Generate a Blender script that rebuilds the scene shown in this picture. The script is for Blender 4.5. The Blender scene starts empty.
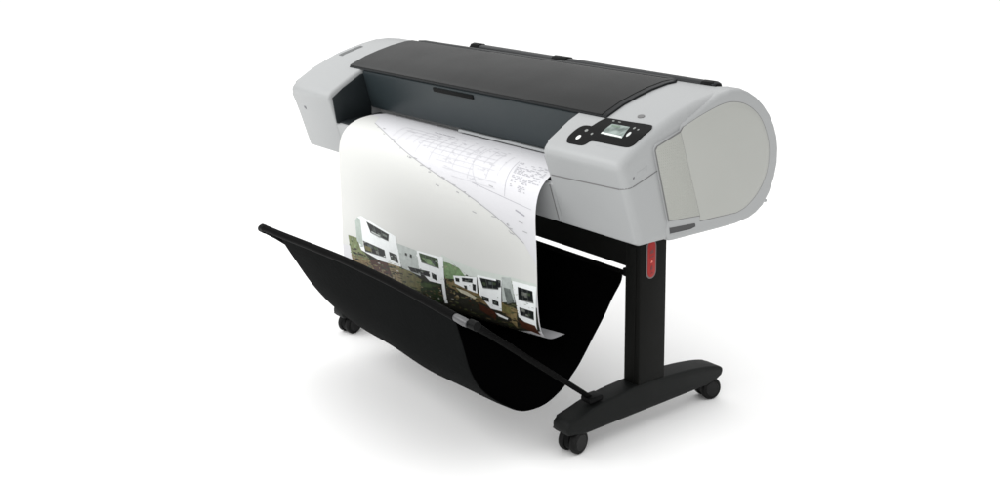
import bpy, bmesh, math, random
from mathutils import Vector, Matrix
random.seed(7)
scene = bpy.context.scene
COL = scene.collection
PI = math.pi

# camera solved from the photograph's vanishing points
CAMC=[2.48137, -2.33941, 1.7]
CAMF=1130.4234
CAMCY=53.8386
CAMR=[[0.633951, 0.096951, -0.767273], [0.773374, -0.079473, 0.628949], [-0.0, -0.992111, -0.125362]]
WORLD_S = .36
LAMPS = [('added_ceiling_light', (-7,-1,12), (-7,-1,0), 54, 54, 9600),  # huge unseen lamp, added to wash the whole floor white
         ('added_floor_light', (-2.9,-2.9,3.4), (-1.0,-.4,0), 2.4, 2.2, 72),  # unseen lamp, added at front left to whiten the floor there
         ('key_softbox', (-.8,-6.4,2.8), (-.5,0,.55), 3.4, 2.2, 60),
         ('fill_softbox', (3.4,-4.4,2.0), (-.2,0,.75), 2.6, 1.8, 55)]
EXPO = 0
# outlines of the printed picture, in (x, length along the sheet)
SHAPES=[["dark",0,[[-1.203,0.605],[-1.04,0.611],[-0.907,0.623],[-0.777,0.612],[-0.648,0.607],[-0.58,0.565],[-0.48,0.595],[-0.317,0.581],[-0.247,0.622],[-0.218,0.631],[-0.135,0.643],[-0.937,0.73],[-1.248,0.655]]],["skyg",0,[[-0.638,0.548],[-0.563,0.559],[-0.423,0.566],[-0.254,0.561],[-0.131,0.562],[-0.131,0.582],[-0.256,0.597],[-0.425,0.599],[-0.583,0.604],[-0.635,0.592]]],["bush",1,[[-1.266,0.568],[-1.2,0.57],[-1.181,0.599],[-1.099,0.635],[-1.245,0.636]]],["tan",1,[[-1.251,0.627],[-1.17,0.627],[-1.042,0.628],[-0.963,0.645],[-0.91,0.703],[-1.109,0.682],[-1.241,0.654]]],["brown",2,[[-1.12,0.628],[-0.994,0.625],[-0.967,0.668],[-1.091,0.663]]],["tan2",2,[[-0.994,0.621],[-0.913,0.621],[-0.898,0.705],[-0.963,0.679]]],["white",2,[[-1.202,0.515],[-1.186,0.506],[-1.164,0.502],[-0.932,0.534],[-0.915,0.573],[-0.9,0.626],[-1.042,0.624],[-1.174,0.604],[-1.193,0.578]]],["pgreen",3,[[-1.21,0.519],[-1.194,0.509],[-1.173,0.512],[-1.158,0.593],[-1.201,0.579]]],["win",3,[[-1.13,0.514],[-0.976,0.534],[-0.981,0.555],[-1.101,0.544]]],["win",3,[[-1.16,0.573],[-1.01,0.585],[-1.002,0.609],[-1.145,0.606]]],["win",3,[[-0.98,0.586],[-0.926,0.59],[-0.916,0.616],[-0.968,0.61]]],["greyw",4,[[-1.096,0.538],[-1.035,0.545],[-1.035,0.553],[-1.094,0.546]]],["olive",4,[[-1.15,0.586],[-1.101,0.589],[-1.095,0.601],[-1.141,0.6]]],["greyw",2,[[-0.927,0.553],[-0.792,0.559],[-0.774,0.639],[-0.894,0.628]]],["win",4,[[-0.87,0.575],[-0.857,0.576],[-0.857,0.584],[-0.87,0.583]]],["win",4,[[-0.837,0.575],[-0.825,0.576],[-0.825,0.586],[-0.838,0.585]]],["olive",3,[[-0.921,0.632],[-0.843,0.631],[-0.77,0.652],[-0.786,0.697],[-0.896,0.701]]],["white",2,[[-0.801,0.558],[-0.639,0.558],[-0.637,0.646],[-0.719,0.648],[-0.778,0.619]]],["dgreen",3,[[-0.779,0.563],[-0.66,0.565],[-0.653,0.596],[-0.763,0.592]]],["mgreen",4,[[-0.762,0.575],[-0.712,0.574],[-0.677,0.592],[-0.725,0.592]]],["win",3,[[-0.854,0.618],[-0.715,0.615],[-0.714,0.633],[-0.836,0.632]]],["win",3,[[-0.703,0.616],[-0.673,0.62],[-0.672,0.639],[-0.699,0.635]]],["lawn",2,[[-0.834,0.659],[-0.653,0.648],[-0.65,0.713],[-0.678,0.723],[-0.801,0.721]]],["lawn2",3,[[-0.809,0.662],[-0.672,0.655],[-0.699,0.67],[-0.787,0.678]]],["mgreen",1,[[-0.634,0.57],[-0.592,0.57],[-0.535,0.577],[-0.502,0.598],[-0.567,0.618],[-0.62,0.623]]],["tan",1,[[-0.62,0.623],[-0.561,0.624],[-0.439,0.642],[-0.323,0.653],[-0.257,0.662],[-0.236,0.712],[-0.329,0.69],[-0.487,0.664],[-0.605,0.648]]],["white",3,[[-0.645,0.555],[-0.627,0.556],[-0.621,0.715],[-0.64,0.719]]],["white",2,[[-0.57,0.606],[-0.437,0.591],[-0.437,0.645],[-0.484,0.642],[-0.562,0.631]]],["win",3,[[-0.559,0.611],[-0.534,0.61],[-0.535,0.622],[-0.556,0.623]]],["win",3,[[-0.52,0.605],[-0.458,0.599],[-0.461,0.613],[-0.518,0.617]]],["win",3,[[-0.511,0.629],[-0.494,0.628],[-0.492,0.64],[-0.506,0.639]]],["win",3,[[-0.462,0.616],[-0.443,0.616],[-0.445,0.639],[-0.461,0.637]]],["white",3,[[-0.434,0.583],[-0.304,0.579],[-0.313,0.687],[-0.371,0.687],[-0.426,0.646]]],["win",4,[[-0.419,0.589],[-0.317,0.586],[-0.322,0.613],[-0.403,0.621]]],["win",4,[[-0.414,0.648],[-0.375,0.65],[-0.376,0.665],[-0.41,0.663]]],["win",4,[[-0.358,0.651],[-0.326,0.655],[-0.326,0.671],[-0.357,0.669]]],["brown",3,[[-0.44,0.681],[-0.371,0.689],[-0.342,0.7],[-0.356,0.726],[-0.43,0.705]]],["greyw",2,[[-0.304,0.569],[-0.257,0.563],[-0.239,0.643],[-0.304,0.653]]],["speck",3,[[-0.294,0.601],[-0.261,0.601],[-0.244,0.642],[-0.281,0.656]]],["win",4,[[-0.333,0.581],[-0.308,0.58],[-0.308,0.603],[-0.323,0.607]]],["tan2",3,[[-0.267,0.66],[-0.232,0.666],[-0.25,0.74],[-0.27,0.719]]],["white",3,[[-0.252,0.572],[-0.131,0.571],[-0.148,0.727],[-0.229,0.692],[-0.236,0.642]]],["win",4,[[-0.223,0.587],[-0.151,0.589],[-0.148,0.63],[-0.221,0.63]]],["win",4,[[-0.22,0.655],[-0.151,0.658],[-0.153,0.688],[-0.219,0.682]]],["brown",4,[[-0.231,0.701],[-0.153,0.707]]],["white",3,[[-0.35,0.699],[-0.331,0.699],[-0.286,0.707],[-0.291,0.714],[-0.334,0.709]]],["cream",4,[[-0.558,0.644],[-0.496,0.648],[-0.442,0.66],[-0.454,0.667],[-0.531,0.657]]],["olive",4,[[-0.308,0.661],[-0.262,0.666],[-0.272,0.69],[-0.312,0.683]]],["greyw",3,[[-0.306,0.753]]]]
PLINES={"curve": [[-1.194,0.1609],[-1.117,0.1848],[-1.039,0.2083],[-0.962,0.2305],[-0.885,0.2509],[-0.807,0.2693],[-0.73,0.2859],[-0.653,0.3013],[-0.576,0.3162],[-0.498,0.332],[-0.421,0.3501],[-0.344,0.3724],[-0.266,0.4012],[-0.189,0.4389]],"tint": [[-1.194,0.161],[-0.994,0.221],[-0.833,0.263],[-0.741,0.286],[-0.653,0.3],[-0.505,0.33],[-0.358,0.367],[-0.269,0.402],[-0.189,0.438],[-0.162,0.495],[-0.17,0.569],[-0.255,0.571],[-0.423,0.573],[-0.651,0.553],[-0.9,0.547],[-1.172,0.506],[-1.246,0.511],[-1.267,0.44],[-1.286,0.351],[-1.29,0.257],[-1.278,0.197]]}
# ---------------------------------------------------------------- materials
def mat(name, base, rough=.5, spec=.5, var=0., vscale=30., bump=0., bscale=400., sheen=0., coat=0., stretch=None):
    m = bpy.data.materials.new(name); m.use_nodes = True
    nt = m.node_tree; b = nt.nodes['Principled BSDF']
    b.inputs['Base Color'].default_value = (*base, 1)
    b.inputs['Roughness'].default_value = rough
    b.inputs['Specular IOR Level'].default_value = spec
    b.inputs['Sheen Weight'].default_value = sheen
    b.inputs['Coat Weight'].default_value = coat
    tc = nt.nodes.new('ShaderNodeTexCoord')
    src = tc.outputs['Object']
    if stretch:
        mp = nt.nodes.new('ShaderNodeMapping'); mp.inputs['Scale'].default_value = stretch
        nt.links.new(src, mp.inputs['Vector']); src = mp.outputs['Vector']
    if var:
        n = nt.nodes.new('ShaderNodeTexNoise'); n.inputs['Scale'].default_value = vscale; n.inputs['Detail'].default_value = 5
        nt.links.new(src, n.inputs['Vector'])
        r = nt.nodes.new('ShaderNodeMapRange'); r.inputs['To Min'].default_value = 1-var; r.inputs['To Max'].default_value = 1+var
        nt.links.new(n.outputs['Fac'], r.inputs['Value'])
        mx = nt.nodes.new('ShaderNodeVectorMath'); mx.operation = 'SCALE'; mx.inputs[0].default_value = base
        nt.links.new(r.outputs['Result'], mx.inputs['Scale']); nt.links.new(mx.outputs['Vector'], b.inputs['Base Color'])
        r2 = nt.nodes.new('ShaderNodeMapRange'); r2.inputs['To Min'].default_value = rough-.06; r2.inputs['To Max'].default_value = rough+.06
        nt.links.new(n.outputs['Fac'], r2.inputs['Value']); nt.links.new(r2.outputs['Result'], b.inputs['Roughness'])
    if bump:
        n2 = nt.nodes.new('ShaderNodeTexNoise'); n2.inputs['Scale'].default_value = bscale; n2.inputs['Detail'].default_value = 3
        nt.links.new(src, n2.inputs['Vector'])
        bp = nt.nodes.new('ShaderNodeBump'); bp.inputs['Strength'].default_value = bump; bp.inputs['Distance'].default_value = .002
        nt.links.new(n2.outputs['Fac'], bp.inputs['Height']); nt.links.new(bp.outputs['Normal'], b.inputs['Normal'])
    return m

GREY   = mat('warm_grey_plastic', (.338,.346,.348), .42, .35, .025, 6, .12, 500)
GREY2  = mat('pale_end_plastic', (.37,.376,.353), .4, .35, .025, 5, .06, 400)
GRILLE = mat('perforated_plastic', (.355,.361,.334), .55, .3, .03, 8)
SEAM   = mat('seam_gap', (.17,.17,.17), .8, .1)
LID    = mat('charcoal_lid_plastic', (.0082,.0088,.0087), .45, .2, .06, 5, .08, 700)
LIDRIM = mat('black_lid_frame', (.006,.0072,.0082), .45, .2, .05, 6)
WINDOW = mat('slate_window_plastic', (.0175,.0245,.0275), .42, .3, .05, 5)
LINER  = mat('dark_liner_plastic', (.012,.016,.018), .55, .3, .05, 6)
BLACK  = mat('black_plastic', (.0028,.003,.003), .5, .07, .08, 12, .1, 500)
STEEL  = mat('black_powder_coat', (.0042,.0044,.0038), .6, .11, .08, 9, .2, 900)
FOOTM  = mat('foot_powder_coat', (.0055,.0063,.006), .55, .15, .08, 9, .2, 900)
RUBBER = mat('caster_rubber', (.0035,.0035,.0035), .5, .14, .1, 20)
CASTR  = mat('caster_rim', (.006,.006,.006), .4, .2, .1, 20)
CLOTH  = mat('black_bin_fabric', (.0012,.0012,.0013), .95, .0, .1, 30, .3, 900, stretch=(1,1,1))
CLOTHF = mat('charcoal_bin_fabric', (.0042,.0047,.0047), .9, .03, .25, 9, .55, 60)
SATIN  = mat('satin_end_cap', (.065,.065,.068), .35, .5, .05, 30)
ROD    = mat('dark_rod', (.0018,.0018,.0018), .6, .035, .06, 20)
PAPER  = mat('plotter_paper', (.63,.63,.65), .62, .25, .012, 5)
TINT   = mat('pale_printed_tone', (.635,.64,.62), .55, .3, .012, 4)
INK    = mat('grey_plot_ink', (.38,.38,.39), .7, .2)
INKD   = mat('dark_plot_ink', (.17,.17,.19), .7, .2)
RAIL   = mat('rear_rail_plastic', (.011,.0125,.014), .45, .25, .06, 8)
RED    = mat('red_tag_plastic', (.33,.012,.010), .45, .3, .3, 60)
DKRED  = mat('dark_red_mark', (.14,.004,.004), .4, .5)
TAGRIM = mat('pale_tag_border', (.13,.11,.11), .5, .4)
MARK   = mat('grey_mark', (.13,.13,.14), .5, .4)
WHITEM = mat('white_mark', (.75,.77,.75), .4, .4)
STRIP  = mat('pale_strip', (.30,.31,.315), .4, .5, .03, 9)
FLOOR  = mat('white_sweep', (.955,.955,.95), .8, .15, .006, 1.2)

# perforation dots of the vent, worked into its colour as small holes
def perforate(m):
    nt = m.node_tree; b = nt.nodes['Principled BSDF']
    tc = nt.nodes.new('ShaderNodeTexCoord'); v = nt.nodes.new('ShaderNodeTexVoronoi'); v.inputs['Scale'].default_value = 120; v.inputs['Randomness'].default_value = .12
    nt.links.new(tc.outputs['Object'], v.inputs['Vector'])
    r = nt.nodes.new('ShaderNodeMapRange'); r.inputs['From Min'].default_value = .12; r.inputs['From Max'].default_value = .40
    nt.links.new(v.outputs['Distance'], r.inputs['Value'])
    bp = nt.nodes.new('ShaderNodeBump'); bp.inputs['Strength'].default_value = .4; bp.inputs['Distance'].default_value = .003
    nt.links.new(r.outputs['Result'], bp.inputs['Height']); nt.links.new(bp.outputs['Normal'], b.inputs['Normal'])
perforate(GRILLE)

# the printed picture: the ink colour of every patch sits in a colour attribute, broken up by fine noise
PRINT = bpy.data.materials.new('printed_picture_ink'); PRINT.use_nodes = True
nt = PRINT.node_tree; b = nt.nodes['Principled BSDF']; b.inputs['Roughness'].default_value = .45; b.inputs['Specular IOR Level'].default_value = .3
at_ = nt.nodes.new('ShaderNodeAttribute'); at_.attribute_name = 'ink'
tc = nt.nodes.new('ShaderNodeTexCoord')
n1 = nt.nodes.new('ShaderNodeTexNoise'); n1.inputs['Scale'].default_value = 55; n1.inputs['Detail'].default_value = 6; n1.inputs['Roughness'].default_value = .7
nt.links.new(tc.outputs['Object'], n1.inputs['Vector'])
r = nt.nodes.new('ShaderNodeMapRange'); r.inputs['From Min'].default_value = .3; r.inputs['From Max'].default_value = .7; r.inputs['To Min'].default_value = .55; r.inputs['To Max'].default_value = 1.35
nt.links.new(n1.outputs['Fac'], r.inputs['Value'])
# keep light patches clean, break up dark ones
lum = nt.nodes.new('ShaderNodeRGBToBW'); nt.links.new(at_.outputs['Color'], lum.inputs['Color'])
lr = nt.nodes.new('ShaderNodeMapRange'); lr.inputs['From Min'].default_value = .25; lr.inputs['From Max'].default_value = .6; lr.inputs['To Min'].default_value = 1; lr.inputs['To Max'].default_value = .12
nt.links.new(lum.outputs['Val'], lr.inputs['Value'])
mx = nt.nodes.new('ShaderNodeMix'); mx.data_type = 'FLOAT'; mx.inputs[2].default_value = 1
nt.links.new(lr.outputs['Result'], mx.inputs[0]); nt.links.new(r.outputs['Result'], mx.inputs[3])
sc_ = nt.nodes.new('ShaderNodeVectorMath'); sc_.operation = 'SCALE'
nt.links.new(at_.outputs['Color'], sc_.inputs[0]); nt.links.new(mx.outputs[0], sc_.inputs['Scale'])
nt.links.new(sc_.outputs['Vector'], b.inputs['Base Color'])

SCREEN = bpy.data.materials.new('lit_screen'); SCREEN.use_nodes = True
nt = SCREEN.node_tree; b = nt.nodes['Principled BSDF']; b.inputs['Roughness'].default_value = .15
tc = nt.nodes.new('ShaderNodeTexCoord'); n1 = nt.nodes.new('ShaderNodeTexNoise'); n1.inputs['Scale'].default_value = 26; n1.inputs['Detail'].default_value = 2
nt.links.new(tc.outputs['Object'], n1.inputs['Vector'])
cr = nt.nodes.new('ShaderNodeValToRGB'); cr.color_ramp.elements[0].position = .38; cr.color_ramp.elements[0].color = (.045,.07,.06,1)
cr.color_ramp.elements[1].position = .62; cr.color_ramp.elements[1].color = (.24,.29,.27,1)
nt.links.new(n1.outputs['Fac'], cr.inputs['Fac']); nt.links.new(cr.outputs['Color'], b.inputs['Base Color'])
nt.links.new(cr.outputs['Color'], b.inputs['Emission Color']); b.inputs['Emission Strength'].default_value = .10

# ---------------------------------------------------------------- helpers
def thing(name, loc, label, cat, group=None):
    o = bpy.data.objects.new(name, None); COL.objects.link(o); o.location = loc
    o.empty_display_size = .1
    o['label'] = label; o['category'] = cat
    if group: o['group'] = group
    return o

def world_loc(o):
    v = Vector((0,0,0))
    while o: v += o.location; o = o.parent
    return v

def link(name, bm, m, parent=None, sharp=35, mods=None):
    """One mesh object; the bmesh is in world coordinates, the object sits at its own middle."""
    bmesh.ops.recalc_face_normals(bm, faces=bm.faces[:])
    mn = Vector((min(v.co[i] for v in bm.verts) for i in range(3))); mx = Vector((max(v.co[i] for v in bm.verts) for i in range(3)))
    c = (mn+mx)/2
    bmesh.ops.translate(bm, vec=-c, verts=bm.verts[:])
    me = bpy.data.meshes.new(name); bm.to_mesh(me); bm.free()
    for p in me.polygons: p.use_smooth = True
    me.set_sharp_from_angle(angle=math.radians(sharp))
    me.materials.append(m)
    o = bpy.data.objects.new(name, me); COL.objects.link(o)
    if parent: o.parent = parent; o.location = c - world_loc(parent)
    else: o.location = c
    return o

def cat(P, n=5, closed=False):
    P = [Vector(p) for p in P]; out = []
    Q = [P[-1]]+P+[P[0],P[1]] if closed else [P[0]*2-P[1]]+P+[P[-1]*2-P[-2]]
    for i in range(1, len(Q)-2):
        a,b_,c,d = Q[i-1:i+3]
        for k in range(n):
            t = k/n
            out.append(.5*((2*b_)+(c-a)*t+(2*a-5*b_+4*c-d)*t*t+(3*b_-a-3*c+d)*t**3))
    if not closed: out.append(P[-1])
    return out

def prism(poly, x0, x1, r0=0., r1=0., seg=3, bm=None):
    """(y,z) outline carried along x; r0 / r1 round the edges of the end faces."""
    bm = bm or bmesh.new()
    a = [bm.verts.new((x0,p[0],p[1])) for p in poly]; b_ = [bm.verts.new((x1,p[0],p[1])) for p in poly]
    n = len(poly)
    for i in range(n): bm.faces.new((a[i],a[(i+1)%n],b_[(i+1)%n],b_[i]))
    fa = bm.faces.new(a[::-1]); fb = bm.faces.new(b_)
    for f, rr in ((fa,r0),(fb,r1)):
        if rr and f.is_valid:
            bmesh.ops.bevel(bm, geom=list(f.edges), offset=rr, segments=seg, profile=.5, affect='EDGES', clamp_overlap=True)
    return bm

def plate(poly, axis, c, t, bev=0., bm=None):
    """flat outline standing on the plane axis=c, t thick, edges rounded by bev on the +t side."""
    bm = bm or bmesh.new()
    def P(p, h):
        q = list(p); q.insert(axis, h); return q
    a = [bm.verts.new(P(p,c)) for p in poly]; b_ = [bm.verts.new(P(p,c+t)) for p in poly]
    n = len(poly)
    for i in range(n): bm.faces.new((a[i],a[(i+1)%n],b_[(i+1)%n],b_[i]))
    bm.faces.new(a[::-1]); f = bm.faces.new(b_)
    if bev: bmesh.ops.bevel(bm, geom=list(f.edges), offset=bev, segments=2, profile=.5, affect='EDGES', clamp_overlap=True)
    return bm

def box(mn, mx, bev=0., bm=None, seg=2):
    bm = bm or bmesh.new()
    r_ = bmesh.ops.create_cube(bm, size=1)
    vs = r_['verts']
    for v in vs: v.co = Vector((mn[i]+(mx[i]-mn[i])*(v.co[i]+.5) for i in range(3)))
    if bev: bmesh.ops.bevel(bm, geom=list({e for v in vs for e in v.link_edges}), offset=bev, segments=seg, profile=.5, affect='EDGES', clamp_overlap=True)
    return bm

def tube(pts, rad, n=14, bm=None, cap=True):
    bm = bm or bmesh.new(); pts = [Vector(p) for p in pts]; rings = []
    for i, p in enumerate(pts):
        d = (pts[min(i+1,len(pts)-1)]-pts[max(i-1,0)]).normalized()
        u = d.cross(Vector((0,0,1)));
        if u.length < 1e-4: u = Vector((1,0,0))
        u.normalize(); w = u.cross(d)
        rr = rad[i] if isinstance(rad,(list,tuple)) else rad
        rings.append([bm.verts.new(p+(u*math.cos(2*PI*k/n)+w*math.sin(2*PI*k/n))*rr) for k in range(n)])
    for a,b_ in zip(rings[:-1],rings[1:]):
        for k in range(n): bm.faces.new((a[k],a[(k+1)%n],b_[(k+1)%n],b_[k]))
    if cap: bm.faces.new(rings[0][::-1]); bm.faces.new(rings[-1])
    return bm

def disc_x(cx, cy, cz, prof, n=28, bm=None):
    """turned shape about an axis along x: prof = [(x offset, radius)...]"""
    bm = bm or bmesh.new(); rings = []
    for dx, rr in prof:
        rings.append([bm.verts.new((cx+dx, cy+rr*math.cos(2*PI*k/n), cz+rr*math.sin(2*PI*k/n))) for k in range(n)])
    for a,b_ in zip(rings[:-1],rings[1:]):
        for k in range(n): bm.faces.new((a[k],a[(k+1)%n],b_[(k+1)%n],b_[k]))
    bm.faces.new(rings[0][::-1]); bm.faces.new(rings[-1])
    return bm

# ---------------------------------------------------------------- camera
cam = bpy.data.cameras.new('camera'); co = bpy.data.objects.new('camera', cam); COL.objects.link(co)
rx = Vector((CAMR[0][0],CAMR[1][0],CAMR[2][0])); dn = Vector((CAMR[0][1],CAMR[1][1],CAMR[2][1])); fw = Vector((CAMR[0][2],CAMR[1][2],CAMR[2][2]))
M4 = Matrix.Identity(4)
for i in range(3):
    M4[i][0] = rx[i]; M4[i][1] = -dn[i]; M4[i][2] = -fw[i]; M4[i][3] = CAMC[i]
co.matrix_world = M4
cam.sensor_fit = 'HORIZONTAL'; cam.sensor_width = 36; cam.lens = CAMF/1000*36
cam.shift_y = -(240-CAMCY)/1000
cam.clip_start = .05; cam.clip_end = 400
scene.camera = co

# ---------------------------------------------------------------- light
W = bpy.data.worlds.new('World'); scene.world = W; W.use_nodes = True
bg = W.node_tree.nodes['Background']; bg.inputs['Color'].default_value = (1,1,1,1); bg.inputs['Strength'].default_value = WORLD_S
def area(name, loc, target, sx, sy, watts):
    l = bpy.data.lights.new(name, 'AREA'); l.shape = 'RECTANGLE'; l.size = sx; l.size_y = sy; l.energy = watts
    o = bpy.data.objects.new(name, l); COL.objects.link(o); o.location = loc
    o.rotation_euler = (Vector(target)-Vector(loc)).to_track_quat('-Z','Y').to_euler()
    return o
for a in LAMPS: area(*a)
scene.view_settings.view_transform = 'Standard'; scene.view_settings.look = 'None'
scene.view_settings.exposure = EXPO; scene.view_settings.gamma = 1

# ---------------------------------------------------------------- floor
bm = bmesh.new(); bmesh.ops.create_grid(bm, x_segments=8, y_segments=8, size=60)
fl = link('floor', bm, FLOOR); fl['kind'] = 'structure'

# ================================================================ printer
PR = thing('large_format_printer', (-.74,.30,.705), 'wide light grey plotter with charcoal lid and rounded end, resting on the black stand', 'printer')
TOP = [(-.0405,.9585),(-.038,.969),(-.030,.979),(-.018,.988),(.03,1.017),(.07,1.041),(.13,1.0675),(.19,1.092),(.255,1.111),(.32,1.127),(.39,1.139),(.44,1.142)]
BACK = [(.50,1.135),(.56,1.11),(.612,1.07),(.648,1.02),(.668,.96),(.672,.90),(.658,.838),(.63,.785),(.59,.745),(.53,.716),(.47,.707)]
FRONT = [(.058,.707),(.042,.715),(-.034,.938),(-.0395,.950)]
FULL = FRONT+TOP+BACK
def ztop(y):
    T = TOP[2:]
    if y <= T[0][0]: 
        T = TOP[:3]
    for (y0,z0),(y1,z1) in zip(T[:-1],T[1:]):
        if y0 <= y <= y1: return z0+(z1-z0)*(y-y0)/(y1-y0)
    return T[0][1] if y < T[0][0] else T[-1][1]
def yfront(z): return .042-(z-.715)*.076/.223

link('end_housing', prism(FULL, -1.71, -1.405, .016, .012), GREY, PR)
RH = link('end_housing', prism(FULL, -.112, .228, .010, .026, 5), GREY, PR)
MID = [(.058,.707),(.042,.715),(.002,.836),(.0,.843),(.004,.850),(.012,.854),(.035,.857),(.21,.868),(.21,1.055),(.19,1.088),(.255,1.108),(.32,1.124),(.39,1.136),(.44,1.139)]+BACK
link('center_housing', prism(MID, -1.41, -.107), GREY, PR)
# output platen the sheet slides over
link('output_platen', prism([(.008,.8530),(.012,.8575),(.035,.8615),(.2,.874),(.2,.860),(.035,.850)], -1.40, -.113), LINER, PR)
# dark inner wall left of the slot
link('inner_liner', plate([(-.024,.957),(.025,.993),(.109,1.041),(.16,1.05),(.16,.87),(.04,.852),(.010,.848),(-.006,.853)], 0, -1.4045, .004, .0015), LINER, PR)
# slate window under the lid
link('front_window', prism([(.121,1.058),(.117,1.053),(.117,1.046),(.158,.904),(.163,.9),(.2,.9),(.2,1.06)], -1.398, -.1135, .003, 0), WINDOW, PR, 25)
link('window_foot_strip', prism([(.150,.8915),(.152,.899),(.19,.899),(.19,.8915)], -.80, -.114), STRIP, PR)  # thin pale strip along the right part of the window's lower edge
# lid
def skin(y, off): return ztop(y)+off
ys = [.118,.13,.16,.19,.225,.255,.29,.32,.355,.39,.415,.43]
lid_poly = [(y, skin(y,-.001)) for y in ys][::-1] + [(.113,skin(.113,.000)),(.113,skin(.113,.004))] + [(y, skin(y,.0075)) for y in ys] + [(.436,1.142)]
lid = link('top_lid', prism(lid_poly, -1.492, .012, .004, .004), LIDRIM, PR, 30)
yp = [.1145,.118]+ys[1:-1]+[.427]
pp = [(y, skin(y,.0065)) for y in yp][::-1]+[(y, skin(y,.0098)) for y in yp]
link('lid_panel', prism(pp, -1.490, -.010, .0015, .0015), LID, lid, 30)
link('lid_edge_highlight', prism([(.4275,1.1485),(.4275,1.1512),(.4310,1.1512),(.4310,1.1485)], -.96, -.012), mat('lid_highlight',(.10,.10,.095),.4), lid)  # highlight on the lid's rear bevel, put in as a paler strip
# grip recess at the middle of the window's upper edge
gp = lambda z: .117+(1.046-z)*.041/.142
link('lid_grip', prism([(gp(1.046)-.0035,1.047),(gp(1.046)+.004,1.047),(gp(1.033)+.004,1.031),(gp(1.033)-.0035,1.031)], -.911, -.667, .003, .003), BLACK, lid)
# hinge cover and rail behind the lid
link('hinge_cover', prism([(.437,1.10),(.437,1.147),(.442,1.152),(.475,1.150),(.48,1.10)], -1.464, -.03, .006, .006), LIDRIM, PR)
rail = link('rear_rail', prism(cat([(.503,1.115),(.503,1.150),(.509,1.159),(.523,1.163),(.541,1.160),(.550,1.150),(.550,1.115)],3), -1.18, .110, .008, .03), RAIL, PR)
for v in rail.data.vertices:
    X_ = v.co.x+world_loc(rail).x
    v.co.z -= .005
    if X_ > -.25: v.co.z -= (X_+.25)*.032
for x0,x1,g in ((-1.183,-1.128,.004),(-.683,-.602,.0006),(.052,.112,.0018)):
    link('rail_clip', prism([(.503-g,1.113),(.503-g,1.152),(.509-g*.5,1.159+g),(.523,1.163+g),(.541,1.160+g),(.550+g,1.152),(.550+g,1.113)], x0, x1, .004, .02 if x1 > 0 else .006), BLACK, rail)
    if x1 > 0: rail.children[-1].location.z -= .0105
for ch_ in rail.children: ch_.location.z -= .005
link('hinge_block', box((-.055,.436,1.139),(-.005,.458,1.150),.003), RAIL, PR)

# right end: rounded cover ring, end panel, vent
OUT = [(.225,1.070),(.272,1.091),(.320,1.1115),(.385,1.137),(.447,1.147),(.495,1.143),(.532,1.129),(.575,1.106),(.61,1.079),(.643,1.044),(.668,1.005),(.685,.965),(.692,.925),(.691,.875),(.678,.828),(.654,.781),(.621,.742),(.585,.722),(.55,.711),(.487,.704),(.40,.703),(.329,.7035),(.185,.7045)]
cov = link('end_cover', prism([(.172,.706),(.1515,.735),(.158,.771),(.091,.999),(.10,1.015),(.205,1.046),(.212,1.064)]+OUT, .165, .236, .006, .015, 4), GREY, PR)
# shoulder: the top behind the control panel swells up into the end cover
inner = [(.225,1.098),(.272,1.112),(.320,1.1235),(.385,1.134),(.445,1.138),(.495,1.131),(.532,1.116),(.575,1.09),(.606,1.066),(.632,1.034),(.650,.998),(.660,.96),(.664,.925),(.66,.875)]
bm = bmesh.new(); rows = []
for t in (0,.25,.5,.7,.85,1):
    w_ = t*t*(3-2*t); X_ = .0+.168*t
    rows.append([bm.verts.new((X_, a_[0]+(o_[0]-a_[0])*w_-.004*w_, a_[1]+(o_[1]-.005-a_[1])*w_)) for a_,o_ in zip(inner, OUT[:len(inner)])])
for r1_,r2_ in zip(rows[:-1],rows[1:]):
    for q in range(len(inner)-1): bm.faces.new((r1_[q],r1_[q+1],r2_[q+1],r2_[q]))
bmesh.ops.recalc_face_normals(bm, faces=bm.faces[:]); bmesh.ops.solidify(bm, geom=bm.faces[:], thickness=.003)
link('end_shoulder', bm, GREY, PR, 50)
PAN = cat([(.217,1.054),(.30,1.081),(.385,1.102),(.44,1.106),(.50,1.095),(.551,1.070),(.590,1.036),(.618,.992),(.636,.941),(.636,.888),(.623,.843),(.598,.806),(.566,.778),(.524,.755),(.479,.744)],4)+[Vector((.30,.7475)),Vector((.302,.763)),Vector((.252,.905)),Vector((.205,1.040))]
loop = [Vector(p[:2]) for p in PAN]; pc = Vector((.43,.905)); bmp = bmesh.new()
back = [bmp.verts.new((.2340,p[0],p[1])) for p in loop]; rings_ = [back]
for t, h in [(1,.0018),(.994,.0028)]+[(1-k/9., .0032+.0105*(1-(1-k/9.)**2.2)) for k in range(1,9)]:
    rings_.append([bmp.verts.new((.2345+h, pc[0]+(p[0]-pc[0])*t, pc[1]+(p[1]-pc[1])*t)) for p in loop])
for r1_,r2_ in zip(rings_[:-1],rings_[1:]):
    for q in range(len(loop)): bmp.faces.new((r1_[q],r1_[(q+1)%len(loop)],r2_[(q+1)%len(loop)],r2_[q]))
bmp.faces.new(back[::-1]); ctr = bmp.verts.new((.2345+.0137,pc[0],pc[1]))
for q in range(len(loop)): bmp.faces.new((rings_[-1][q],rings_[-1][(q+1)%len(loop)],ctr))
link('end_panel', bmp, GREY2, cov)
def offset_loop(poly, d):
    c = Vector((sum(p[0] for p in poly)/len(poly), sum(p[1] for p in poly)/len(poly)))
    return [tuple(Vector(p[:2])+(Vector(p[:2])-c).normalized()*d) for p in poly]
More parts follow.
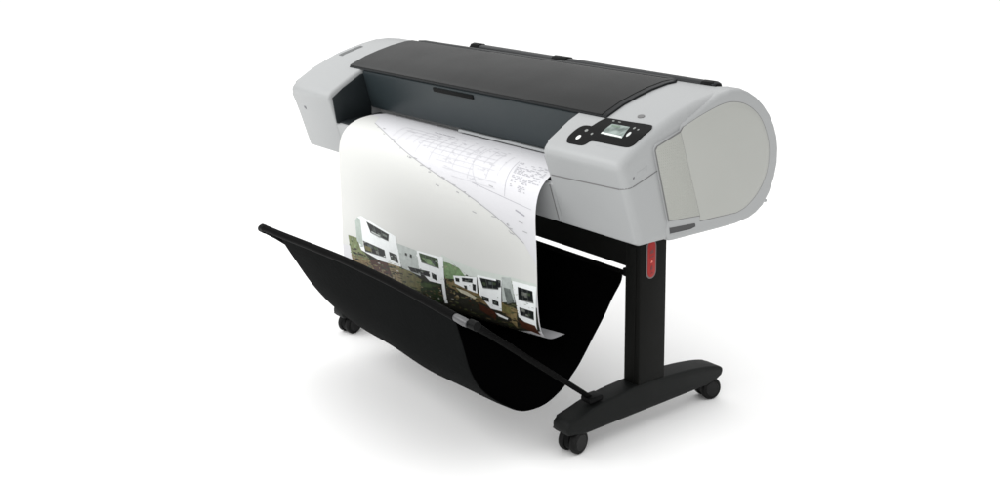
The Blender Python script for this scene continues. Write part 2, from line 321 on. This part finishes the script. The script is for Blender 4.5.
FULLP = cat([(.217,1.054),(.30,1.081),(.385,1.102),(.44,1.106),(.50,1.095),(.551,1.070),(.590,1.036),(.618,.992),(.636,.941),(.636,.888),(.623,.843),(.598,.806),(.566,.778),(.524,.755),(.479,.744)],4)+[Vector((.303,.7465)),Vector((.302,.7635)),Vector((.161,.7715)),Vector((.0955,.998)),Vector((.104,1.0095)),Vector((.2085,1.043))]
link('panel_gap', plate(offset_loop([tuple(p) for p in FULLP], .0016), 0, .2340, .0024), SEAM, cov)
link('vent_grille', plate([(.162,.7725),(.3008,.7645),(.2508,.905),(.2045,1.0385),(.105,1.008),(.0965,.997)], 0, .2345, .0026, .0008), GRILLE, cov)
# hand slot low on the end cover
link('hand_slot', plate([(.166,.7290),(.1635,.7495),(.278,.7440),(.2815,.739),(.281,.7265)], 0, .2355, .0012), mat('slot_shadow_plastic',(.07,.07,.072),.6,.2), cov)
link('slot_lip', plate([(.166,.7270),(.166,.7315),(.258,.7285),(.2805,.7330),(.2805,.7250)], 0, .2362, .0016, .0006), GREY, cov)
link('latch_nub', box((.205,.628,.748),(.226,.650,.758),.004), GREY, cov)

# seams of the upper cover
sm_ = bmesh.new()
def strip3(pts, w, nrm, bm):
    """narrow ribbon along pts, w wide, with a little thickness along nrm"""
    pts = [Vector(p) for p in pts]; nrm = Vector(nrm).normalized(); A=[];B=[];Cc=[];D=[]
    for i,p in enumerate(pts):
        d = (pts[min(i+1,len(pts)-1)]-pts[max(i-1,0)]).normalized(); s = d.cross(nrm).normalized()*w/2
        A.append(bm.verts.new(p-s)); B.append(bm.verts.new(p+s)); Cc.append(bm.verts.new(p+s+nrm*.0012)); D.append(bm.verts.new(p-s+nrm*.0012))
    for i in range(len(pts)-1):
        for L1,L2 in ((A,B),(B,Cc),(Cc,D),(D,A)): bm.faces.new((L1[i],L2[i],L2[i+1],L1[i+1]))
    bm.faces.new((A[0],B[0],Cc[0],D[0])); bm.faces.new((A[-1],B[-1],Cc[-1],D[-1]))
fn = Vector((0,-.223,-.076)).normalized()
fz = lambda x: .879+(x+.10)*(.892-.879)/.33
strip3([(x, yfront(fz(x))-.0002, fz(x)) for x in (-.10,0,.1,.200)], .0032, fn, sm_)
link('seam_line', sm_, SEAM, RH)
yc = yfront(.8925)
cpts = [(.228-.026+.026*math.sin(a_), yc+.026-.026*math.cos(a_), .8915+.004*a_) for a_ in (0,.4,.8,1.2,1.5708)]
for p,q in zip(cpts[:-1],cpts[1:]):
    pass
sm_ = bmesh.new()
ring = []
for (px_,py_,pz_),a_ in zip(cpts,(0,.4,.8,1.2,1.5708)):
    n_ = Vector((math.sin(a_),-math.cos(a_),-.2*math.cos(a_))).normalized()
    ring.append([sm_.verts.new(Vector((px_,py_,pz_+h_))+n_*d_) for h_,d_ in ((-.0015,-.003),(.0015,-.003),(.0015,.0008),(-.0015,.0008))])
for r1_,r2_ in zip(ring[:-1],ring[1:]):
    for k in range(4): sm_.faces.new((r1_[k],r1_[(k+1)%4],r2_[(k+1)%4],r2_[k]))
sm_.faces.new(ring[0]); sm_.faces.new(ring[-1])
link('seam_line', sm_, SEAM, RH)
sm_ = bmesh.new(); strip3([(.2278,.010,.8985),(.2278,.06,.914),(.2278,.098,.927),(.2278,.118,.934)], .0028, (1,0,0), sm_); link('seam_line', sm_, SEAM, RH)
sm_ = bmesh.new(); strip3([(-.1225, yfront(z)-.0003, z) for z in (.842,.80,.76,.722)], .0028, fn, sm_); link('seam_line', sm_, SEAM, RH)

# ---- control panel on the slope of the right housing
def slope_patch(poly, off, t, sub=3):
    bm = bmesh.new()
    vs = [bm.verts.new((p[0],p[1],0)) for p in poly]; f = bm.faces.new(vs)
    bmesh.ops.triangulate(bm, faces=[f]);
    for k in range(sub): bmesh.ops.subdivide_edges(bm, edges=[e for e in bm.edges if e.calc_length() > .012], cuts=1); bmesh.ops.triangulate(bm, faces=[f for f in bm.faces if len(f.verts)>3])
    top = list(bm.faces)
    r_ = bmesh.ops.extrude_face_region(bm, geom=top)
    up = {v for v in r_['geom'] if isinstance(v, bmesh.types.BMVert)}
    for v in bm.verts:
        v.co.z = ztop(v.co.y)+(off+t if v in up else off)
    return bm
cp_poly = cat([(-.040,-.006),(-.050,.012),(-.047,.044),(-.034,.060),(-.014,.064),(-.002,.066),(.003,.090),(.012,.110),(.035,.114),(.11,.116),(.188,.120),(.204,.114),(.210,.098),(.210,.05),(.206,.028),(.190,.018),(.12,.016),(.062,.0145),(.046,.010),(.041,-.001),(.030,-.0095),(.0,-.0115),(-.028,-.0115)],3,True)
cp = link('control_panel', slope_patch([tuple(p) for p in cp_poly], -.004, .0065), BLACK, RH, 50)
scr = link('screen', slope_patch([(.057,.0435),(.060,.090),(.134,.092),(.148,.043)], .0020, .0014), SCREEN, cp)
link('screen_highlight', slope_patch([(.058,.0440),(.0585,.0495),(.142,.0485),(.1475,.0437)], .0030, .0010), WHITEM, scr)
link('screen_highlight', slope_patch([(.067,.078),(.067,.085),(.10,.086),(.10,.079)], .0030, .0010), mat('screen_green',(.10,.16,.11),.3), scr)
def ell(cx,cy,a,b_,n=14): return [(cx+a*math.cos(2*PI*k/n), cy+b_*math.sin(2*PI*k/n)) for k in range(n)]
PALE = mat('pale_button',(.55,.57,.56),.4)
DIM = mat('dim_button',(.20,.21,.20),.4)
for cx,cy,a,b_,m in ((-.009,.014,.0095,.011,WHITEM),(-.005,.044,.008,.006,DIM),(.158,.062,.007,.012,PALE),(.153,.091,.005,.006,DIM),(.172,.088,.004,.004,DIM),(.027,.036,.005,.005,DIM),(.052,.104,.006,.003,DIM),(.078,.104,.008,.002,DIM)):
    link('button', slope_patch(ell(cx,cy,a*.8,b_*.8), .0016, .0018), m, cp)
# faint printed line below the panel
bm_ = None
x = .080
while x < .162:
    w = random.choice((.004,.006,.009))
    link('printed_mark', slope_patch([(x,.0015),(x,.0050),(x+w,.0050),(x+w,.0015)], -.0012, .0016,1), mat('faint_mark',(.34,.35,.36),.6) if bm_ is None else bm_, RH)
    bm_ = bpy.data.materials['faint_mark']; x += w+.003
link('sensor_badge', slope_patch(ell(.122,.152,.013,.009,18), -.001, .0030), mat('badge',(.10,.10,.10),.3), RH)
link('port_cover', plate([(.026,.9235),(.026,.9395),(.070,.955),(.070,.9390)], 0, .2272, .0016, .0008), GREY, RH)
link('port_mark', plate([(.010,.921),(.010,.927),(.016,.929),(.016,.923)], 0, .2272, .0014), MARK, RH)
# left housing marks
LH = bpy.data.objects['end_housing']
def slope_any(poly, off, t): return slope_patch(poly, off, t, 2)
link('top_label', slope_any([(-1.682,.178),(-1.650,.176),(-1.652,.283),(-1.680,.288)], -.001, .0022), mat('label_grey',(.11,.115,.115),.6), LH)
bmq = bmesh.new(); zc=.887; strip3([(-1.641,yfront(.889)-.0002,.889),(-1.629,yfront(.885)-.0002,.885)], .010, fn, bmq); link('front_badge', bmq, MARK, LH)

# ================================================================ stand
ST = thing('printer_stand', (-.665,.30,0), 'black T-leg stand on swivel casters carrying the grey printer', 'stand')
FOOT = cat([(-.052,.074),(-.060,.090),(-.052,.112),(.0,.124),(.07,.140),(.15,.150),(.25,.155),(.34,.155),(.44,.150),(.54,.140),(.62,.127),(.672,.112),(.684,.098),(.678,.080)],3)+[Vector((.655,.070)),Vector((.60,.062)),Vector((.3,.062)),Vector((.02,.062))]
def make_leg(x):
    f = link('foot', prism([tuple(p) for p in FOOT], x-.042, x+.034, .012, .008), FOOTM, ST)
    c = link('upright', box((x-.040,.258,.150),(x+.030,.384,.70),.007), STEEL, ST)
    link('column_cover', box((x-.034,.2545,.153),(x+.012,.2590,.62),.0015), STEEL, c)
    return f, c
f1, c1 = make_leg(0); f2, c2 = make_leg(-1.329)
def make_caster(x, y, yaw=0):
    bm = bmesh.new()
    # hood and stem
    disc = [(-.0105,.030),(-.009,.036),(.009,.036),(.0105,.030)]
    disc_x(0,0,.044,disc,24,bm)
    tube([(0,.006,.05),(0,.006,.078)], .013, 14, bm)
    bmesh.ops.rotate(bm, cent=(0,0,0), matrix=Matrix.Rotation(yaw,3,'Z'), verts=bm.verts[:])
    bmesh.ops.translate(bm, vec=(x,y,0), verts=bm.verts[:])
    h = link('caster', bm, BLACK, ST)
    for s in (-1,1):
        bm = disc_x(s*.0215,0,.0385,[(-.011,.030),(-.010,.036),(-.006,.0385),(.006,.0385),(.010,.036),(.011,.030)],28)
        bmesh.ops.rotate(bm, cent=(0,0,0), matrix=Matrix.Rotation(yaw,3,'Z'), verts=bm.verts[:]); bmesh.ops.translate(bm, vec=(x,y,0), verts=bm.verts[:])
        link('wheel', bm, RUBBER, h)
        bm = disc_x(s*.0330,0,.0385,[(-.001,.026),(.0012*s if s>0 else -.0012,.024)] if s>0 else [(-.0012,.024),(.001,.026)],24)
        bmesh.ops.rotate(bm, cent=(0,0,0), matrix=Matrix.Rotation(yaw,3,'Z'), verts=bm.verts[:]); bmesh.ops.translate(bm, vec=(x,y,0), verts=bm.verts[:])
        link('hub_cap', bm, CASTR, h)
for x in (0,-1.329):
    make_caster(x-.002,-.004,.15); make_caster(x-.002,.640,-.25)
link('crossbar', box((-1.290,.290,.528),(-.039,.350,.66),.006), STEEL, ST)
link('mount_bracket', box((-.055,.262,.505),(-.0395,.300,.533),.003), BLACK, ST)
# red tag on the outer face of the right upright
def capsule(cy, z0, z1, w, n=10):
    r_ = w/2; P = []
    for k in range(n+1): a = PI+PI*k/n; P.append((cy+r_*math.cos(a), z0+r_+r_*math.sin(a)))
    for k in range(n+1): a = PI*k/n; P.append((cy+r_*math.cos(a), z1-r_+r_*math.sin(a)))
    return P
tb = link('tag_border', plate(capsule(.307,.508,.640,.046), 0, .0298, .0022, .0008), TAGRIM, c1)
tg = link('red_tag', plate(capsule(.307,.513,.635,.036), 0, .0315, .0016, .0005), RED, c1)
for z,w,h_,m in ((.600,.018,.014,DKRED),(.583,.022,.006,DKRED),(.566,.010,.010,mat('pale_red_mark',(.75,.20,.16),.5)),(.545,.012,.016,DKRED),(.527,.014,.006,DKRED)):
    link('tag_mark', plate([(.307-w/2,z-h_/2),(.307+w/2,z-h_/2+.002),(.307+w/2-.002,z+h_/2),(.307-w/2+.003,z+h_/2-.003)], 0, .0330, .0006), m, tg)

# ================================================================ catch basket
CB = thing('catch_basket', (-.6,-.1,.13), 'black fabric catch basket slung between rods under the hanging print', 'basket')
RPROF = [(.265,.516),(.256,.484),(.220,.441),(.175,.379),(.131,.326),(.074,.256),(.034,.219),(-.009,.186),(-.073,.160),(-.135,.158),(-.184,.170),(-.236,.200),(-.295,.245),(-.341,.293),(-.372,.350),(-.392,.413),(-.412,.475),(-.432,.530),(-.452,.556)]
LPROF = [(.275,.516),(.256,.484),(.220,.430),(.175,.360),(.131,.300),(.074,.232),(.034,.195),(-.009,.165),(-.050,.143),(-.095,.134),(-.140,.158),(-.190,.198),(-.240,.248),(-.288,.305),(-.330,.365),(-.365,.420),(-.400,.475),(-.432,.530),(-.452,.556)]
RS = cat(RPROF,4); LS = cat(LPROF,4)
NX = 44; xr, xl = -.058, -1.098
def bag_pt(i, k):
    t = k/NX; a, b_ = RS[i], LS[i]; y = a[0]+(b_[0]-a[0])*t; z = a[1]+(b_[1]-a[1])*t
    s = i/(len(RS)-1); mid = math.sin(PI*t)
    z += -.028*mid*math.sin(PI*min(1,max(0,s)))**1.5                     # the cloth sags between its ends
    z += .012*mid*max(0,(s-.8)/.2)                                       # the front rod bows up a touch
    y += .004*math.sin(9*t+4*s)*math.sin(PI*s); z += .003*math.sin(15*t+7*s)*math.sin(PI*s)
    # cloth end edges pull in a little at mid-height
    x = xr+(xl-xr)*t
    return Vector((x,y,z))
def bag_mesh(i0, i1, thick):
    bm = bmesh.new(); g = [[bm.verts.new(bag_pt(i,k)) for k in range(NX+1)] for i in range(i0,i1+1)]
    for a,b_ in zip(g[:-1],g[1:]):
        for k in range(NX): bm.faces.new((a[k],a[k+1],b_[k+1],b_[k]))
    bmesh.ops.recalc_face_normals(bm, faces=bm.faces[:])
    bmesh.ops.solidify(bm, geom=bm.faces[:], thickness=thick)
    return bm
cut = int(len(RS)*.60)
link('fabric_sling', bag_mesh(0,cut,.003), CLOTH, CB, 60)
fp = link('front_panel', bag_mesh(cut,len(RS)-1,.003), CLOTHF, CB, 60)
fr = [(-1.178,-.46,.552),(-1.035,-.46,.555),(-.8,-.46,.562),(-.586,-.46,.566),(-.293,-.46,.561),(-.015,-.46,.545)]
rod = link('front_rod', tube([tuple(p) for p in cat(fr,4)], .0125), ROD, CB)
link('rod_tip', disc_x(-1.181,-.46,.552,[(-.006,.0105),(-.004,.0128),(.016,.0134),(.018,.0125)],20), BLACK, rod)
link('rod_end_cap', tube([(-.017,-.46,.545),(-.010,-.46,.5445),(.030,-.46,.5425),(.045,-.459,.5415)], [.0095,.0115,.0125,.011],18), SATIN, rod)
link('rear_rod', tube([(-1.291,.272,.513),(-.0385,.272,.513)], .009), ROD, CB)
def arm(x, xf, m=ROD):
    o = link('support_arm', tube([(x,.075,.152),(x+(xf-x)*.08,.03,.186),(x+(xf-x)*.85,-.39,.497),(xf,-.45,.540)], [.0085,.0085,.0095,.0125],14), m, CB)
    link('arm_joint', box((x-.022,.045,.147),(x+.022,.105,.166),.005), BLACK, o)
    link('arm_collar', disc_x(xf,-.452,.541,[(-.024,.010),(-.020,.0135),(.012,.0140),(.016,.011)],20), BLACK, o)
    return o
arm(0,.066); arm(-1.329,-1.19)

# ================================================================ printed sheet
SH = thing('printed_sheet', (-.72,.0,.5), 'white print with line plan and strip of white houses, hanging out of the plotter', 'print')
PP = [(.20,.880),(.15,.886),(.10,.886),(.05,.880),(.01,.867),(-.02,.847),(-.04,.820),(-.051,.785),(-.055,.745),(-.054,.70),(-.050,.63),(-.047,.55),(-.044,.47),(-.038,.41),(-.028,.365),(-.010,.338),(.02,.326),(.075,.328)]
S = cat(PP,6); LEN = [0]
for a,b_ in zip(S[:-1],S[1:]): LEN.append(LEN[-1]+(b_-a).length)
def smst(a,b_,x):
    t = min(1,max(0,(x-a)/(b_-a))); return t*t*(3-2*t)
def sheet(X, s, off=0.):
    s = min(max(s,0),LEN[-1]-1e-6); i = 0
    while LEN[i+1] < s: i += 1
    t = (s-LEN[i])/(LEN[i+1]-LEN[i]); p = S[i].lerp(S[i+1],t)
    j0, j1 = max(0,i-1), min(len(S)-1,i+2); d = (S[j1]-S[j0]).normalized()
    n = Vector((d[1],-d[0]))                    # toward the viewer / up
    if n[0] > 0 and abs(n[0]) > abs(n[1]): n = -n
    if n[1] < 0 and abs(n[1]) > abs(n[0]) and s < .3: n = -n
    E = .1*max(0,-.13-X)
    wv = .0035*math.sin(X*5.2+.8)*smst(.25,.5,s)
    p = p+n*off
    return Vector((X, p[0]+wv, p[1]-E*smst(.30,.68,s)))
bm = bmesh.new(); xs = [-1.31+1.18*k/60 for k in range(61)]; sv = [LEN[-1]*k/90 for k in range(91)]
g = [[bm.verts.new(sheet(x,s)) for x in xs] for s in sv]
for a,b_ in zip(g[:-1],g[1:]):
    for k in range(60): bm.faces.new((a[k],a[k+1],b_[k+1],b_[k]))
paper = link('paper', bm, PAPER, SH, 80)

INKS = dict(dark=(.022,.022,.016),skyg=(.60,.645,.605),bush=(.16,.19,.085),tan=(.17,.125,.06),tan2=(.24,.185,.09),brown=(.055,.018,.009),white=(.84,.87,.87),
    pgreen=(.42,.48,.44),win=(.010,.012,.012),greyw=(.47,.51,.49),olive=(.14,.13,.05),dgreen=(.035,.06,.025),mgreen=(.17,.26,.13),lawn=(.014,.03,.008),lawn2=(.04,.07,.02),
    speck=(.15,.17,.16),cream=(.52,.50,.38))
def on_sheet(poly, off, bm, ink=None, lay=None, fine=.02):
    b2 = bmesh.new(); vs = [b2.verts.new((p[0],p[1],0)) for p in poly]; f = b2.faces.new(vs)
    bmesh.ops.triangulate(b2, faces=[f])
    for k in range(6):
        es = [e for e in b2.edges if e.calc_length() > fine]
        if not es: break
        bmesh.ops.subdivide_edges(b2, edges=es, cuts=1); bmesh.ops.triangulate(b2, faces=[f for f in b2.faces if len(f.verts)>3])
    mp = {v: bm.verts.new(sheet(v.co.x, v.co.y, off)) for v in b2.verts}
    for f in b2.faces:
        nf = bm.faces.new([mp[v] for v in f.verts])
        if lay is not None:
            for lp in nf.loops: lp[lay] = (*ink,1)
    b2.free()
def ribbon(pts, w, off, bm):
    pts = [Vector((p[0],p[1])) for p in pts]
    for a,b_ in zip(pts[:-1],pts[1:]):
        d = (b_-a); 
        if d.length < 1e-5: continue
        d.normalize(); n = Vector((-d[1],d[0]))*w/2
        on_sheet([a-n-d*w*.3,b_-n+d*w*.3,b_+n+d*w*.3,a+n-d*w*.3], off, bm, fine=.03)
# toned background of the lower print
bm = bmesh.new(); on_sheet(PLINES['curve']+[[-.1305,.50],[-.1305,.60],[-.6,.60],[-1.309,.60],[-1.309,.10],[-1.25,.10]], .0005, bm); link('printed_tone', bm, TINT, paper, 80)
# the picture strip
bm = bmesh.new(); lay = bm.loops.layers.float_color.new('ink')
for name, lev, poly in SHAPES:
    if name == 'brown' and lev == 4: poly = [[-.231,.701],[-.153,.707],[-.140,.742],[-.225,.728]]
    if len(poly) < 3: continue
    if name == 'dark': poly = poly[:11]+[[-.135,.725],[-.30,.765],[-.55,.80],[-.85,.815],[-1.10,.79],[-1.25,.72]]
    on_sheet(poly, .0008+.0004*lev, bm, INKS[name], lay)
rnd = random.Random(3)
def inside(P, x, y):
    c = False; n = len(P)
    for i in range(n):
        (x1,y1),(x2,y2) = P[i],P[i-1]
        if (y1 > y) != (y2 > y) and x < (x2-x1)*(y-y1)/(y2-y1)+x1: c = not c
    return c
WALLS = [p for n,l,p in SHAPES if n in ('white','greyw','pgreen') and len(p) > 2]
def on_wall(x, y, m=.006): return any(inside(P,x+dx,y+dy) for P in WALLS for dx in (-m,m) for dy in (-m*.7,m*.7))
def lerp4(q, u, v):
    A = Vector(q[0]).lerp(Vector(q[1]),u); B = Vector(q[3]).lerp(Vector(q[2]),u); return A.lerp(B,v)
for name, lev, q in SHAPES:              # window bars, blinds and reflections
    if name in ('win','dgreen') and len(q) == 4:
        def patch(u0,u1,v0,v1,ink,off): on_sheet([lerp4(q,u0,v0),lerp4(q,u1,v0),lerp4(q,u1,v1),lerp4(q,u0,v1)], off, bm, ink, lay)
        o_ = .0008+.0004*lev
        wide = abs(q[1][0]-q[0][0]) > .03
        for k in range(3 if wide else 1):
            u0 = rnd.uniform(.05,.7); v0 = rnd.uniform(.05,.6)
            patch(u0,u0+rnd.uniform(.1,.25),v0,min(.97,v0+rnd.uniform(.2,.4)),rnd.choice([(.07,.085,.08),(.12,.14,.125),(.05,.07,.04),(.16,.17,.15)]),o_+.0003)
        for u in ((.33,.66) if wide else (.5,)): patch(u-.012,u+.012,0,1,(.12,.13,.125),o_+.0005)
        patch(0,1,.90,1,(.15,.16,.155),o_+.0005)
    if name == 'white' and len(q) >= 6:  # soft grey returns along the lower edge of the walls
        pass
def blot(x, s, w, h, ink, off):
    n = rnd.choice((5,6,7)); P = [(x+w*math.cos(2*PI*k/n)*rnd.uniform(.6,1.2), s+h*math.sin(2*PI*k/n)*rnd.uniform(.6,1.2)) for k in range(n)]
    on_sheet(P, off, bm, ink, lay)
for k in range(420):     # undergrowth, paving and furniture in the foreground of the picture
    x = rnd.uniform(-1.22,-.15); lo = .600+.035*(x+1.25)
    s = lo+.16*rnd.random()**1.4
    dk = 1-.75*min(1,max(0,(s-lo-.03)/.10))
    ink = rnd.choice([(.13,.10,.045),(.06,.07,.025),(.20,.15,.07),(.03,.04,.012),(.012,.012,.010),(.30,.25,.15),(.08,.03,.015),(.012,.014,.010),(.10,.12,.05),(.5,.5,.46)])
    if on_wall(x,s): continue
    blot(x, s, rnd.uniform(.003,.013), rnd.uniform(.0015,.005), tuple(c*dk for c in ink), .0019)
for k in range(260):     # shadows and earth breaking up the slopes
    x = rnd.uniform(-1.24,-.15); lo = .606+.032*(x+1.25); s = rnd.uniform(lo,lo+.10)
    if on_wall(x,s,.008): continue
    blot(x, s, rnd.uniform(.006,.024), rnd.uniform(.0015,.004), rnd.choice([(.025,.028,.012),(.012,.014,.008),(.05,.045,.02),(.035,.05,.016),(.018,.012,.008),(.16,.125,.06),(.09,.10,.05)]), .00205)
for k in range(90):      # leaves along the skyline
    x = rnd.choice([rnd.uniform(-1.26,-1.19),rnd.uniform(-.66,-.55),rnd.uniform(-.97,-.90),rnd.uniform(-.30,-.24)]); s = rnd.uniform(.575,.635)
    blot(x, s, rnd.uniform(.003,.009), rnd.uniform(.0015,.005), rnd.choice([(.12,.19,.08),(.20,.27,.13),(.07,.11,.04),(.26,.30,.18)]), .0014)
for k in range(90):      # faint stains and small openings on the walls
    x = rnd.uniform(-1.18,-.14); s = rnd.uniform(.57,.69)
    if not on_wall(x,s,.001): continue
    blot(x, s, rnd.uniform(.003,.008), rnd.uniform(.0012,.003), rnd.choice([(.55,.58,.56),(.66,.70,.68),(.42,.46,.44),(.60,.62,.58)]), .00215)
link('photo_print', bm, PRINT, paper, 80)
# the plan: contour line, faint walls, notes
bm = bmesh.new(); ribbon(cat(PLINES['curve'],4), .0030, .0009, bm)
cv = cat(PLINES['curve'],6)
for k in range(26):
    p = cv[rnd.randrange(4,len(cv)-2)]; x = p[0]+rnd.uniform(-.02,.012); s = p[1]+rnd.uniform(-.012,.012)
    ribbon([(x,s),(x+rnd.uniform(.004,.022),s+rnd.uniform(-.003,.003))], rnd.uniform(.002,.004), .0010, bm)
for x,s in ((-.66,.335),(-.45,.385),(-.21,.372),(-.37,.285),(-.19,.40)):
    ribbon([(x,s),(x+.02,s+.002)], .003, .001, bm)
for f_ in bm.faces: f_.material_index = 0
FAINT = mat('faint_plot_ink', (.56,.56,.585), .7, .2)
n_ = len(bm.faces)
for k in range(15):
    x = -1.02+k*.047; ribbon([(x,.125+rnd.uniform(0,.03)),(x+.012,.125+rnd.uniform(.08,.16))], .0018, .0009, bm)
for k in range(9):
    s = .13+k*.02; x0 = -1.02+k*.055; ribbon([(x0,s),(min(-.34,x0+rnd.uniform(.2,.45)),s+rnd.uniform(-.004,.004))], .0018, .0009, bm)
for k in range(70):
    x = rnd.uniform(-1.0,-.36); s = rnd.uniform(.11,.30)
    if s > .12+(x+1.1)*.33: continue
    ribbon([(x,s),(x+rnd.uniform(.006,.03),s+rnd.uniform(-.004,.004))], rnd.uniform(.002,.004), .0010, bm)
ribbon([(-.52,.14),(-.50,.22),(-.47,.26),(-.43,.30)], .002, .0009, bm)
for f_ in list(bm.faces)[n_:]: f_.material_index = 1
n_ = len(bm.faces)
for row in range(22):                       # title block: short rows of small figures
    s_ = .168+.0052*row; x = -.305+.0018*row; xe = -.155+.0006*row-(.05 if row > 14 else 0)
    if row in (4,11,17): continue
    while x < xe:
        w = rnd.uniform(.004,.022)
        if rnd.random() < .6: ribbon([(x,s_),(min(x+w,xe),s_+.0004)], rnd.uniform(.0014,.0024), .0010, bm)
        x += w+rnd.uniform(.003,.012)
ribbon([(-.46,.292),(-.15,.322)], .0014, .0010, bm); ribbon([(-.315,.165),(-.285,.305)], .0014, .0010, bm)
ribbon([(-.225,.338),(-.182,.348)], .005, .0010, bm)
for k in range(5): ribbon([(-.86+k*.026,.112),(-.86+k*.026+.018,.113)], .004, .0010, bm)
for f_ in list(bm.faces)[n_:]: f_.material_index = 2
pl = link('plan_lines', bm, INK, paper, 80); pl.data.materials.append(FAINT); pl.data.materials.append(mat('note_ink',(.36,.36,.39),.7,.2))
